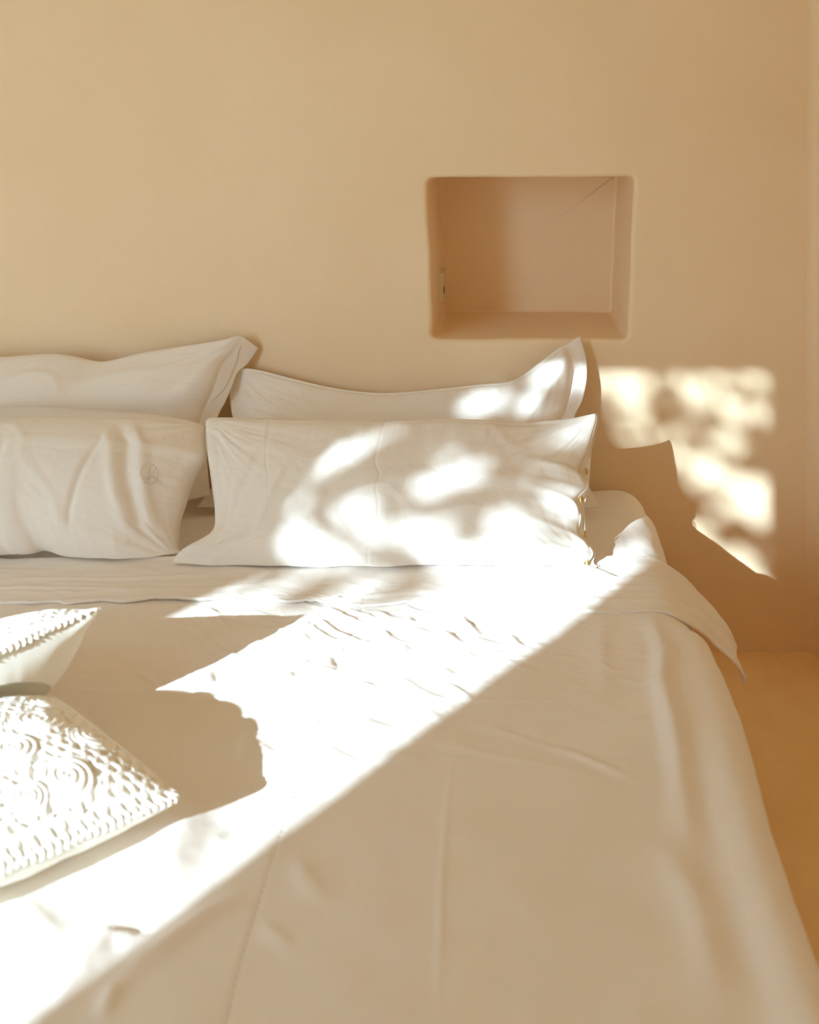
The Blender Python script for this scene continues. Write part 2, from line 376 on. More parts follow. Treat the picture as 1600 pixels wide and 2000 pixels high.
def cover_point(s, Y, lift, flare=0., rip=0., deg=84):
    """s = distance across the bed measured over the surface; returns X,Z (right side rounds over the edge)"""
    a0 = math.radians(deg)
    s = np.asarray(s, float); arc = RAD * a0
    sr = s - EX
    top = sr <= 0
    ang = np.clip(sr / RAD, 0, a0)
    X = np.where(top, s, EX + RAD * np.sin(ang)); Z = np.where(top, 0., -RAD * (1 - np.cos(ang)))
    ex = np.maximum(0, sr - arc)
    X = X + ex * (math.cos(a0) + flare) ; Z = Z - ex * math.sin(a0)
    # left side the same, out of the frame
    sl = BL + .07 - s; lt = sl > 0; angl = np.clip(sl / RAD, 0, a0); exl = np.maximum(0, sl - arc)
    X = np.where(lt, BL + .07 - RAD * np.sin(angl) - exl * .12, X); Z = np.where(lt, -RAD * (1 - np.cos(angl)) - exl, Z)
    nx = np.where(top, 0, np.sin(ang)); nz = np.where(top, 1, np.cos(ang))
    nx = np.where(lt, -np.sin(angl), nx); nz = np.where(lt, np.cos(angl), nz)
    dep = ex + exl
    h = top_h(np.minimum(X, EX + RAD), Y) * (1 - sstep(0, .05, dep)) + lift
    h = h + rip * sstep(0, .2, dep) * (np.sin(Y * 21 + 1.2) * .6 + fbm(Y * 6, s * 2, 31, 2))
    return X + nx * h, ZB + Z + nz * h
def axis(parts):
    out = []
    for a, b, st in parts: out.append(np.linspace(a, b, max(2, int(round((b - a) / st))) + 1)[:-1])
    out.append([parts[-1][1]]); return np.concatenate(out)
def cloth(name, s_ax, y_ax, m, lift, thick=0.0, **kw):
    S, Y = np.meshgrid(s_ax, y_ax, indexing='ij')
    X, Z = cover_point(S, Y, lift, **kw)
    # over the foot end
    return X, Y, Z
sx = axis([(BL - .22, -1.15, .03), (-1.15, -.75, .006), (-.75, .40, .0026), (.40, .585, .005)])
yx = axis([(.40, .47, .005), (.47, 1.0, .0026), (1.0, 1.40, .004), (1.40, 2.02, .02)])
S, Y = np.meshgrid(sx, yx, indexing='ij')
Xc, Zc = cover_point(S, Y, .004, flare=.06, rip=.010)
V = np.stack([Xc, -Y, Zc], -1).reshape(-1, 3); nu, nv = len(sx), len(yx)
spread = nmesh('bedspread', V, grid_faces(nu, nv, 0, True), M_SHEET)
tag(spread, 'off-white linen bedspread smoothed over the bed, its side hanging to the floor', 'bedspread')
# flat sheet seen between pillows and the turned-down band
sx2 = axis([(BL - .2, -.70, .02), (-.70, .33, .005), (.33, .47, .006)]); yx2 = axis([(.165, .425, .005)])
S, Y = np.meshgrid(sx2, yx2, indexing='ij')
X2, Z2 = cover_point(S, Y, .0015, flare=.10, rip=.014)
Z2 = Z2 + .0035 * ridge(X2 * 22 + 2, Y * 9, 41) * sstep(.14, .26, X2) * sstep(.2, .3, Y)
Z2 = Z2 + .002 * np.exp(-((Y - .165) / .006) ** 2)
fs = nmesh('flat_sheet', np.stack([X2, -Y, Z2], -1).reshape(-1, 3), grid_faces(len(sx2), len(yx2), 0, True), M_SHEET)
tag(fs, 'off-white flat sheet under the pillows, its edge showing beside the right pillow near the wall', 'sheet')
# fitted sheet on the mattress by the wall
sx3 = axis([(BL - .12, .1, .02), (.1, .40, .005)]); yx3 = axis([(.014, .35, .006)])
S, Y = np.meshgrid(sx3, yx3, indexing='ij')
X3, Z3 = cover_point(S, Y, -.006)
rb = .045; q = np.clip((rb - (Y - .012)) / rb, 0, 1)
Z3 = Z3 - (1 - np.sqrt(np.clip(1 - q * q, 0, 1))) * .035 ; X3 = np.where(X3 > .1, X3 - .03 * q * q * sstep(.1, .28, X3), X3)
ft = nmesh('fitted_sheet', np.stack([X3, -Y, Z3], -1).reshape(-1, 3), grid_faces(len(sx3), len(yx3), 0, True), M_FIT)
tag(ft, 'cream fitted sheet stretched over the mattress corner next to the wall', 'sheet')
# turned-down band: doubled cloth with a soft rolled front edge, flap hanging over the right side
def band():
    fe = [(-300,1176),(0,1175),(60,1178),(105,1173),(130,1178),(200,1172),(240,1176),(300,1171),(400,1175),(480,1170),(520,1176),(560,1182),(620,1177),(700,1190),(760,1185),(860,1180),(950,1178),(1040,1186),(1100,1192),(1200,1195),(1300,1192)]
    q = np.array([BX(a, b, .006) for a, b in fe]); 
    s_ax = axis([(BL - .18, -.75, .01), (-.75, .30, .003), (.30, .39, .0035)]); nvv = 74
    yf = np.interp(s_ax, q[:, 0], q[:, 1]) + .0015 * fbm(s_ax * 40, s_ax * 0, 51, 2)
    yf = yf - .010 * sstep(.365, .39, s_ax) ** 2 - .006 * sstep(.28, .34, s_ax)
    yb = np.where(s_ax > .22, .40 + (s_ax - .22) * -.05, .40)
    t = np.linspace(0, 1, nvv); t2 = 1 - (1 - t) ** 1.6
    S = np.repeat(s_ax[:, None], nvv, 1); Y = yb[:, None] * (1 - t2) + yf[:, None] * t2
    dist = yf[:, None] - Y
    lift = .0085 + .003 * fbm(S * 9, Y * 22, 52, 3) + .003 * ridge(S * 4 + Y * 8, Y * 26, 53) 
    lift = lift * 1.0 + .0025 * np.exp(-((dist - .032) / .006) ** 2) * (.5 + fbm(S * 12, S * 0, 54, 2))
    lift = lift + .006 * np.maximum(0, fbm(S * 3.1 + 4, Y * 6, 57, 2)) 
    kk = .88 + .12 * (Y - yb[:, None]) / (yf - yb)[:, None]
    S = np.where(S > EX, EX + (S - EX) * kk, S)
    lift = lift + .006 * sstep(EX + .05, .40, S) * np.sin(Y * 40 + 2.2) + .060 * sstep(.26, .385, S)
    X, Z = cover_point(S, Y, lift, flare=0, rip=.003, deg=80)
    Xb, Zb = cover_point(S, Y, lift - .0045, flare=0, rip=.003, deg=80)
    # rolled edge: join top and under layer along the front
    V = np.concatenate([np.stack([X, -Y, Z], -1).reshape(-1, 3), np.stack([Xb, -Y + .0, Zb], -1).reshape(-1, 3)])
    n = len(s_ax) * nvv; Fc = grid_faces(len(s_ax), nvv, 0, True).tolist() + grid_faces(len(s_ax), nvv, n).tolist()
    for i in range(len(s_ax) - 1):
        a = i * nvv + nvv - 1; b = a + nvv; Fc.append((a, a + n, b + n, b))
    for j in range(nvv - 1):
        a = (len(s_ax) - 1) * nvv + j; Fc.append((a, a + n, a + 1 + n, a + 1))
    o = nmesh('turned_down_hem', V, Fc, M_SHEET, spread)
    o['label'] = 'doubled band of the bedspread turned down in front of the pillows'
band()
# stitches along the bedspread seam
def stitches(name, pts, step, ln, r, m, parent, zfun):
    V, Fc = [], []; pts = np.asarray(pts); seg = np.hypot(*(pts[1:] - pts[:-1]).T); cum = np.concatenate([[0], np.cumsum(seg)])
    for t in np.arange(0, cum[-1], step):
        a = [np.interp(t, cum, pts[:, k]) for k in (0, 1)]; b = [np.interp(min(t + ln, cum[-1]), cum, pts[:, k]) for k in (0, 1)]
        d = np.array(b) - np.array(a); d = d / (np.linalg.norm(d) + 1e-9); nx = np.array([-d[1], d[0]]) * r
        n = len(V)
        for p in (a, b):
            z = float(zfun(np.array([p[0]]), np.array([p[1]]))[0])
            for k, dz in ((-1, 0), (0, r), (1, 0)): V.append((p[0] + nx[0] * k, -(p[1] + nx[1] * k), z + dz))
        Fc += [(n, n + 1, n + 4, n + 3), (n + 1, n + 2, n + 5, n + 4)]
    return nmesh(name, V, Fc, m, parent)
stitches('seam_stitching', SEAM[1:], .009, .0045, .0006, M_STITCH, spread, lambda a, b: ZB + .0045 + top_h(a, b))

# ------------------------------------------------------------------ pillows
def curve(pts, n):
    p = np.array([P(*q) for q in pts]); 
    seg = np.linalg.norm(p[1:] - p[:-1], axis=1); cum = np.concatenate([[0], np.cumsum(seg)]); cum /= cum[-1]
    # Catmull-Rom resample
    out = []
    pp = np.vstack([2 * p[0] - p[1], p, 2 * p[-1] - p[-2]])
    for t in np.linspace(0, 1, n):
        k = min(np.searchsorted(cum, t, 'right') - 1, len(p) - 2); k = max(k, 0)
        u = (t - cum[k]) / max(1e-9, cum[k + 1] - cum[k]); a, b, c, d = pp[k], pp[k + 1], pp[k + 2], pp[k + 3]
        out.append(.5 * ((2 * b) + (-a + c) * u + (2 * a - 5 * b + 4 * c - d) * u * u + (-a + 3 * b - 3 * c + d) * u ** 3))
    return np.array(out)
def coons(bot, top, lef, rig, nu, nv):
    B, Tp = curve(bot, nu), curve(top, nu); Lf, Rg = curve(lef, nv), curve(rig, nv)
    for arr, i, v in ((Lf, 0, B[0]), (Lf, -1, Tp[0]), (Rg, 0, B[-1]), (Rg, -1, Tp[-1])): arr[i] = v
    u = np.linspace(0, 1, nu)[:, None, None]; v = np.linspace(0, 1, nv)[None, :, None]
    return ((1 - v) * B[:, None] + v * Tp[:, None] + (1 - u) * Lf[None] + u * Rg[None]
            - ((1 - u) * (1 - v) * B[0] + u * (1 - v) * B[-1] + (1 - u) * v * Tp[0] + u * v * Tp[-1]))
def bed_floor(X, Yw, lift=.006):
    return ZB + lift + top_h(X, Yw)
def pillow(name, label, bot, top, lef, rig, tf, tb, seed, nu=260, nv=150, p=2.6, q=.55, wr=.004, fl=(0, 0, 0, 0), extra=None, m=None, lay=0.006, ga=1.):
    """fl = flange widths (u0,u1,v0,v1) as fractions"""
    G = coons(bot, top, lef, rig, nu, nv)
    du = np.gradient(G, axis=0); dv = np.gradient(G, axis=1); N = np.cross(du, dv); N = N.mean((0, 1)); N /= np.linalg.norm(N)
    if N[1] > 0: N = -N
    u = np.linspace(0, 1, nu)[:, None]; v = np.linspace(0, 1, nv)[None, :]
    uu = np.clip((u - fl[0]) / (1 - fl[0] - fl[1]), 0, 1); vv = np.clip((v - fl[2]) / (1 - fl[2] - fl[3]), 0, 1)
    a = 1 - np.abs(2 * uu - 1) ** p; b = 1 - np.abs(2 * vv - 1) ** 2.0
    prof = (np.clip(a, 0, 1) * np.clip(b, 0, 1)) ** q
    U = u + 0 * v; Vv = v + 0 * u
    W_ = np.linalg.norm(G[-1, nv // 2] - G[0, nv // 2]); Hh = np.linalg.norm(G[nu // 2, -1] - G[nu // 2, 0])
    X = U * W_; Y_ = Vv * Hh
    eu = np.minimum(U, 1 - U) * W_; ev = np.minimum(Vv, 1 - Vv) * Hh
    def wrinkles(s):
        w_ = .9 * fbm(X * 3.5, Y_ * 5, s, 3) * .010
        # gathers running in from the short sides
        w_ = w_ + ga * np.exp(-eu / .07) * .8 * fbm(X * 5 + s, Y_ * 42 + X * 8, s + 1, 3) * .013
        # gathers from the long sides
        w_ = w_ + np.exp(-ev / .035) * fbm(X * 34, Y_ * 6 + s, s + 2, 3) * .008
        # diagonal pulls to corners
        for cu, cv in ((0, 0), (1, 0), (0, 1), (1, 1)):
            dx = (U - cu) * W_; dy = (Vv - cv) * Hh; r = np.hypot(dx, dy); th = np.arctan2(dy, dx)
            w_ = w_ + np.exp(-r / .10) * sstep(0.01, .05, r) * fbm(th * 7 + 10 * cu, r * 4 + cv * 5, s + 3, 2) * .011
        w_ = w_ + .0022 * (ridge(X * 8 + Y_ * 6, Y_ * 13 - X * 5, s + 5) - .4) + .0010 * fbm(X * 45, Y_ * 45, s + 6, 2)
        return w_ * (wr / .004)
    env = np.clip(prof * 2.2, 0, 1)
    F_ = G + N * ((prof * tf + wrinkles(seed) * env + .0015)[..., None])
    if extra is not None: F_ = F_ + N * (extra(U, Vv) * 1.0)[..., None]
    Bk = G - N * ((prof * tb + wrinkles(seed + 50) * env * .7 + .0015)[..., None])
    out = []
    for A in (F_, Bk):
        A = A.copy(); zf = bed_floor(np.clip(A[..., 0], -1.4, EX), np.clip(-A[..., 1], .02, 2), lay)
        d = A[..., 2] - zf; A[..., 2] = np.where(d < .004, zf + .004 * np.exp(np.clip(d / .004 - 1, -20, 0)), A[..., 2])
        A[..., 1] = np.minimum(A[..., 1], -.004 - .002 * prof)
        out.append(A)
    F_, Bk = out
    n = nu * nv; Vs = np.concatenate([F_.reshape(-1, 3), Bk.reshape(-1, 3)])
    Fc = grid_faces(nu, nv, 0, False).tolist() + grid_faces(nu, nv, n, True).tolist()
    idx = [i * nv for i in range(nu)] + [(nu - 1) * nv + j for j in range(1, nv)] + [i * nv + nv - 1 for i in range(nu - 2, -1, -1)] + [j for j in range(nv - 2, 0, -1)]
    for k in range(len(idx)):
        a_, b_ = idx[k], idx[(k + 1) % len(idx)]; Fc.append((b_, a_, a_ + n, b_ + n))
    e = empty(name, tuple(G[nu // 2, 0])); tag(e, label, 'pillow', 'white pillows at the head of the bed')
    o = nmesh('pillowcase', Vs, Fc, m or M_CASE); attach(o, e)
    return e, G, F_, N
def button(parent, c, nrm, r=.0065, th=.0022):
    nrm = Vector(nrm).normalized(); t = nrm.orthogonal().normalized(); b = nrm.cross(t)
    V, Fc = [], []; K = 20
    prof = [(0, th * .55), (r * .55, th * .55), (r * .72, th), (r * .92, th), (r, th * .5), (r * .92, 0), (0, 0)]
    for rr, h in prof:
        for k in range(K):
            a = 2 * math.pi * k / K; V.append(tuple(Vector(c) + nrm * h + (t * math.cos(a) + b * math.sin(a)) * rr))
    for j in range(len(prof) - 1):
        for k in range(K): Fc.append((j * K + k, (j + 1) * K + k, (j + 1) * K + (k + 1) % K, j * K + (k + 1) % K))
    o = nmesh('button', V, Fc, M_BUTTON); attach(o, parent); return o

# rear right pillow against the wall, its outer ear standing up
def ex2(U, V):
    z = .022 * np.exp(-(((U - .90) * .7 - (V - .80) * .25) / .035) ** 2) * sstep(.35, .8, V) * sstep(.72, .86, U)
    z = z - .012 * np.exp(-((U - .965) / .02) ** 2) * sstep(.3, .7, V)
    return z
p2, G2, F2, N2 = pillow('pillow', 'white pillow behind the buttoned one, its right ear standing up under the niche',
    [(385,990,.20),(600,1000,.21),(900,1000,.21),(1060,1000,.22),(1174,990,.22)],
    [(458,720,.035),(500,722,.03),(580,742,.03),(640,756,.03),(700,765,.03),(760,768,.03),(860,760,.03),(930,752,.03),(1000,744,.03),(1050,712,.035),(1075,694,.03),(1133,664,.012)],
    [(385,990,.20),(420,940,.16),(455,850,.11),(452,800,.08),(448,760,.05),(458,720,.035)],
    [(1174,990,.22),(1140,930,.18),(1118,860,.12),(1122,815,.09),(1138,780,.06),(1146,740,.045),(1145,700,.03),(1133,664,.012)],
    .050, .035, 3, fl=(.03, .045, 0, .02), extra=ex2)
# rear left pillow
p1, G1, F1, N1 = pillow('pillow', 'plump white pillow against the wall at left, hemstitched flap at its right end',
    [(-230,985,.22),(0,985,.22),(300,985,.21),(410,968,.20)],
    [(-250,700,.06),(-100,694,.06),(0,698,.06),(60,694,.06),(110,692,.06),(150,697,.06),(190,706,.06),(220,704,.06),(280,690,.06),(340,680,.06),(400,670,.055),(440,663,.05),(470,657,.04),(505,680,.015)],
    [(-230,985,.22),(-270,900,.15),(-270,780,.1),(-250,700,.06)],
    [(410,968,.20),(405,880,.15),(425,815,.10),(440,785,.085),(453,755,.07),(464,728,.05),(484,710,.03),(505,680,.015)],
    .065, .03, 9, fl=(.02, .055, 0, 0))
# front left pillow
def ex3(U, V):
    z = -.016 * np.exp(-((U - .50) / .018) ** 2) * np.exp(-V / .12)
    z = z + .006 * np.exp(-((U - .83 + .18 * (V - .5)) / .02) ** 2) * sstep(.1, .3, V) * (1 - sstep(.7, .95, V))
    z = z + .006 * np.exp(-((U - .90 + .16 * (V - .5)) / .016) ** 2) * sstep(.15, .3, V) * (1 - sstep(.75, .98, V))
    z = z - .005 * np.exp(-((U - .865 + .17 * (V - .5)) / .014) ** 2) * sstep(.1, .3, V) * (1 - sstep(.75, .98, V))
    z = z - .005 * np.exp(-((U - .72 - .05 * V) / .008) ** 2) * sstep(.1, .4, V) * (1 - sstep(.6, .95, V))
    z = z - .004 * np.exp(-((U - .50 + .03 * np.sin(V * 7)) / .012) ** 2) * sstep(.1, .3, V) * (1 - sstep(.5, .9, V))
    z = z - .003 * np.exp(-((U - .42 - .08 * V) / .012) ** 2) * sstep(.1, .3, V) * (1 - sstep(.5, .9, V))
    return z
p3, G3, F3, N3 = pillow('pillow', 'full white pillow at front left with a faint stitched monogram and two horn buttons',
    [(-330,1085,.41),(-100,1085,.41),(0,1086,.405),(60,1084,.40),(88,1076,.39),(130,1092,.40),(200,1103,.41),(260,1105,.41),(351,1095,.395)],
    [(-330,806,.245),(-100,798,.245),(0,795,.245),(100,796,.245),(200,802,.245),(300,810,.245),(370,822,.24),(400,832,.235)],
    [(-330,1085,.41),(-370,1000,.34),(-370,900,.28),(-330,850,.245)],
    [(351,1095,.395),(352,1030,.355),(364,985,.33),(378,942,.305),(394,912,.285),(404,893,.275),(399,865,.255),(400,836,.235)],
    .088, .03, 15, extra=lambda a, b: 1.35 * ex3(a, b), ga=.3, lay=.014)
# front right pillow, buttoned at its right end
def ex4(U, V):
    z = .005 * np.exp(-(((U - .13) - (V - .25) * .22) / .012) ** 2) * sstep(.1, .25, V) * (1 - sstep(.5, .7, V))
    z = z - .0035 * np.exp(-(((U - .10) - (V - .5) * .25) / .014) ** 2) * sstep(.3, .45, V) * (1 - sstep(.7, .9, V))
    for c, w_ in ((.65, .05), (.47, .05), (.30, .05)):
        z = z + .007 * np.exp(-((V - c - (1 - U) * .5) / .025) ** 2) * sstep(.80, .95, U) - .007 * np.exp(-((V - c + .06 - (1 - U) * .2) / .03) ** 2) * sstep(.82, .95, U)
    z = z - .0012 * np.exp(-((U - .46) / .0025) ** 2) - .0012 * np.exp(-((U - .175) / .0025) ** 2) * sstep(.1, .5, V)
    return z
RIGHT4 = [(1203,1141,.49),(1165,1117,.465),(1142,1104,.45),(1157,1080,.435),(1130,1045,.41),(1133,1008,.385),(1125,977,.365),(1146,950,.35),(1131,922,.325),(1150,872,.285),(1164,822,.25),(1163,808,.243)]
p4, G4, F4, N4 = pillow('pillow', 'white pillow at front right in dappled sun, buttoned down its wavy right end',
    [(333,1108,.435),(370,1126,.44),(430,1130,.445),(540,1127,.45),(700,1131,.45),(900,1129,.45),(1050,1130,.452),(1130,1132,.46),(1203,1141,.49)],
    [(402,822,.245),(430,816,.245),(600,820,.245),(750,824,.245),(900,820,.245),(1010,826,.245),(1100,820,.245),(1163,808,.243)],
    [(333,1108,.435),(355,1075,.42),(413,1040,.40),(420,1000,.37),(413,940,.325),(405,880,.28),(402,826,.245)],
    RIGHT4, .058, .035, 27, nu=330, nv=190, extra=ex4, lay=.015, ga=.5)
# placket: doubled back edge showing beyond the front edge, with its buttons
def placket():
    A = curve(RIGHT4[1:], 120)[:, :]
    back = [(1172,1112,.452),(1160,1098,.44),(1163,1080,.425),(1146,1045,.395),(1143,1008,.372),(1143,985,.35),(1150,950,.33),(1153,920,.31),(1156,880,.275),(1169,826,.243),(1167,808,.240)]
    B = curve(back, 120)
    V = []; K = 8
    for i in range(120):
        for k in range(K):
            t = k / (K - 1); p = A[i] * (1 - t) + B[i] * t; p = p + np.array([0, .008 * math.sin(math.pi * t), -.003 * math.sin(math.pi * t)])
            p[2] = max(p[2], ZB + .012); V.append(p)
    o = nmesh('button_placket', V, grid_faces(120, K), M_CASE); attach(o, p4)
    s = o.modifiers.new('s', 'SOLIDIFY'); s.thickness = .0015
    for q in ((1140,922,.322),(1131,977,.362),(1136,1044,.405),(1144,1102,.445)):
        c = P(*q) + np.array([.004, .0, .001]); button(p4, c, (.85, -.45, .3), .0062)
placket()
for q in ((398,893,.268),(352,990,.325)):
    c = P(*q) + np.array([-.001, -.012, .004]); button(p3, c, (.35, -.8, .5), .0062)
def on_front(Fm, px, py):
    """nearest front-surface vertex seen at px,py and its neighbourhood normal"""
    d = D + Fm[..., 1]; sx_ = VX + F * Fm[..., 0] / d; sy_ = VY + F * (CAMZ - Fm[..., 2]) / d
    k = np.argmin((sx_ - px) ** 2 + (sy_ - py) ** 2); return np.unravel_index(k, sx_.shape)
def thread(name, Fm, N, strokes, r, m, parent, lift=.0012):
    V, Fc = [], []
    for st in strokes:
        pts = []
        for a, b in st:
            i, j = on_front(Fm, a, b); pts.append(Fm[i, j] + N * lift)
        n0 = len(V); K = 5
        for k, p in enumerate(pts):
            t = np.array(pts[min(k + 1, len(pts) - 1)]) - np.array(pts[max(k - 1, 0)]); t = t / (np.linalg.norm(t) + 1e-9)
            s = np.cross(t, N); s = s / (np.linalg.norm(s) + 1e-9)
            for q in range(K):
                a = 2 * math.pi * q / K; V.append(p + (s * math.cos(a) + N * math.sin(a)) * r)
            if k:
                for q in range(K): Fc.append((n0 + (k - 1) * K + q, n0 + (k - 1) * K + (q + 1) % K, n0 + k * K + (q + 1) % K, n0 + k * K + q))
    o = nmesh(name, V, Fc, m); attach(o, parent); return o
mono = [[(292 + 17 * math.cos(a), 926 + 20 * math.sin(a)) for a in np.linspace(0, 2 * math.pi, 26)],
        [(289,944),(290,925),(293,912),(300,908),(305,914),(300,922),(293,925),(302,934),(309,944)],
        [(281,932),(288,936),(296,930),(306,934),(316,944)]]
mg = thread('embroidered_monogram', F3, N3, mono, .00042, M_THREAD, p3); mg['label'] = 'faint grey-green stitched monogram'
thread('hemstitch', F1, N1, [[(470,672),(466,690),(461,706),(455,722),(447,742),(436,760),(424,775),(412,786)]], .0009, M_STITCH, p1)

# ------------------------------------------------------------------ crochet cushions
def cushion(name, label, T_, A_, Dd, Bk, tf, tb, seed, nu=290, nv=290, style=0, PIN=.045, pw=.62, RC=.016, ear=0., over=None):
    """corners: T_ right tip, A_ near, Dd far-left, Bk back; world (x, y from wall, h over bed). u runs A->T, v runs A->D"""
    c = [np.array([q[0], -q[1], ZB + q[2]]) for q in (A_, T_, Bk, Dd)]      # u0v0,u1v0,u1v1,u0v1
    u = np.linspace(0, 1, nu)[:, None]; v = np.linspace(0, 1, nv)[None, :]
    pin = PIN
    uu = u + pin * np.sin(math.pi * v) * (1 - 2 * u) * 1.0 ; vv = v + pin * np.sin(math.pi * u) * (1 - 2 * v)
    ck = ((2 * u - 1) ** 2 * (2 * v - 1) ** 2) ** 7 * RC
    uu = uu + (.5 - uu) * ck * 1.6; vv = vv + (.5 - vv) * ck * 1.6
    uu = uu[..., None]; vv = vv[..., None]
    G = (1 - uu) * (1 - vv) * c[0] + uu * (1 - vv) * c[1] + uu * vv * c[2] + (1 - uu) * vv * c[3]
    N = np.cross(c[1] - c[0], c[3] - c[0]); N /= np.linalg.norm(N)
    if N[2] < 0: N = -N
    er = np.exp(-(((1 - u) ** 2 + v ** 2) / .055 ** 2)); od = c[1] - (c[0] + c[2]) / 2; od /= np.linalg.norm(od)
    G = G + (er * ear)[..., None] * (od + np.array([.1, .1, .12]))
    U = u + 0 * v; V_ = v + 0 * u
    prof = ((1 - np.abs(2 * U - 1) ** 2.4) * (1 - np.abs(2 * V_ - 1) ** 2.4)); prof = np.clip(prof, 0, 1) ** pw; prof = prof * (1 - .45 * np.exp(-(((1 - u) ** 2 + v ** 2) / .09 ** 2)) * (ear > 0))
    W_ = np.linalg.norm(c[1] - c[0]); Hh = np.linalg.norm(c[3] - c[0])
    X = U * W_; Yy = V_ * Hh
    edge = np.minimum(np.minimum(U, 1 - U) * W_, np.minimum(V_, 1 - V_) * Hh)
    # crochet relief: rows of open stitches, petals and spirals
    pit = .0115
    row = np.floor(Yy / pit); fx = (X / (pit * 1.15) + .5 * (row % 2)) % 1 - .5; fy = (Yy / pit) % 1 - .5
    jx = (_h(np.floor(X / (pit * 1.15) + .5 * (row % 2)), row, seed) - .5) * .25
    hole = np.exp(-(((fx - jx) / .23) ** 2 + (fy / .26) ** 2) ** 1.5)
    size = .55 + .6 * _h(np.floor(X / (pit * 1.15) + .5 * (row % 2)), row, seed + 3)
    rel = -(.0085 if style else .0032) * hole * size + .0012 * fbm(X * 300, Yy * 300, seed, 2)
    if style == 1:
        ros = np.zeros_like(X)
        msk = np.zeros_like(X)
        for (cu, cv, rr, st) in ((.66, .14, .026, 1), (.72, .47, .027, 1), (.555, .33, .025, 1), (.85, .31, .021, 1), (.52, .12, .018, 1), (.53, .60, .024, 1), (.38, .50, .026, 1), (.36, .22, .024, 1), (.84, .66, .020, 1)):
            dx = X - cu * W_; dy = Yy - cv * Hh; r = np.hypot(dx, dy) / rr
            g = (1 - sstep(.85, 1.1, r)); sp = .0012 * np.cos(r * 22 + np.arctan2(dy, dx)) + .0030 * (1 - r ** 2)
            msk = np.maximum(msk, g); ros = np.where(r < 1.1, sp, ros)
            ros = ros - .006 * np.exp(-((r - 1.14) / .07) ** 2) * (np.cos(np.arctan2(dy, dx) * 5 + cu * 9) > .1)
            msk = np.maximum(msk, np.exp(-((r - 1.14) / .1) ** 2))
        rel = rel * (1 - msk) + ros * msk
    rim = np.exp(-(edge / .006) ** 2)
    scal = .0016 * np.sin((X + Yy) * 2 * math.pi / .008) * rim
    rel = rel * sstep(.0, .012, edge) + scal
    flat = .6 * fbm(X * 7, Yy * 7, seed + 4, 2) * .01
    Fm = G + N * (prof * tf + rel + flat * prof + .003)[..., None]
    # scalloped rim pushed outward a little
    cen = G.mean((0, 1)); out = G - cen; out /= np.linalg.norm(out, axis=-1)[..., None] + 1e-9
    Fm = Fm + out * ((.003 + .0018 * np.abs(np.sin((X - Yy) * math.pi / .007))) * np.exp(-(edge / .004) ** 2))[..., None]
    gath = np.exp(-edge / .03) * fbm(X * 60 + 0 * Yy, Yy * 60, seed + 8, 2) * .004
    Bm = G - N * (prof * tb + gath * np.clip(prof * 2, 0, 1) + .001)[..., None]
    zf = bed_floor(np.clip(Bm[..., 0], -1.4, EX), np.clip(-Bm[..., 1], .02, 2), .006)
    if over is not None:          # rests on the other cushion
        oT, oA, oB, oh, otf = over; M = np.array([[oA[0] - oT[0], oB[0] - oT[0]], [oA[1] - oT[1], oB[1] - oT[1]]]); Mi = np.linalg.inv(M)
        rx, ry = Bm[..., 0] - oT[0], -Bm[..., 1] - oT[1]; a_ = Mi[0, 0] * rx + Mi[0, 1] * ry; b_ = Mi[1, 0] * rx + Mi[1, 1] * ry
        ins = (a_ > 0) & (a_ < 1) & (b_ > 0) & (b_ < 1)
        pp = np.clip((1 - np.abs(2 * a_ - 1) ** 2.4) * (1 - np.abs(2 * b_ - 1) ** 2.4), 0, 1) ** .5
        zf = np.maximum(zf, np.where(ins, ZB + oh + otf * pp + .012, 0))
    Bm[..., 2] = np.maximum(Bm[..., 2], zf); Fm[..., 2] = np.maximum(Fm[..., 2], zf + .002)
    e = empty(name, tuple(G[nu // 2, nv // 2] * [1, 1, 0] + np.array([0, 0, ZB]))); tag(e, label, 'cushion')
    o = nmesh('crochet_panel', Fm.reshape(-1, 3), grid_faces(nu, nv), M_CROCHET); attach(o, e); o['label'] = 'openwork crochet face of the cushion'
    n = nu * nv; idx = [i * nv for i in range(nu)] + [(nu - 1) * nv + j for j in range(1, nv)] + [i * nv + nv - 1 for i in range(nu - 2, -1, -1)] + [j for j in range(nv - 2, 0, -1)]
    Fu = G + N * (prof * (tf - .006) - .0002)[..., None]; Fu[..., 2] = np.maximum(Fu[..., 2], zf + .001)
    Fc = grid_faces(nu, nv, 0, True).tolist() + grid_faces(nu, nv, n).tolist()
    for k in range(len(idx)):
        a_, b_ = idx[k], idx[(k + 1) % len(idx)]; Fc.append((a_, b_, b_ + n, a_ + n))
    q = nmesh('cushion_cover', np.concatenate([Bm.reshape(-1, 3), Fu.reshape(-1, 3)]), Fc, M_CREAM); attach(q, e); q['label'] = 'plain cream cotton cover under the crochet'
    return e
cushion('cushion', 'small cream cushion nearest the camera at left, crochet face with spiral rosettes turned up',
        (-.350,1.076,.048), (-.564,1.240,.045), (-.789,1.057,.045), (-.583,.885,.045), .066, .048, 5, style=1, PIN=.012)
cushion('cushion', 'small tipped-up cushion behind the rosette one, netted crochet top, plain cream underside',
        (-.533,.875,.143), (-.755,1.13,.112), (-.94,.94,.02), (-.705,.70,.035), .036, .098, 6, PIN=.0, pw=.44, RC=.006, ear=.008, over=((-.358,1.068), (-.564,1.240), (-.583,.885), .045, .066))

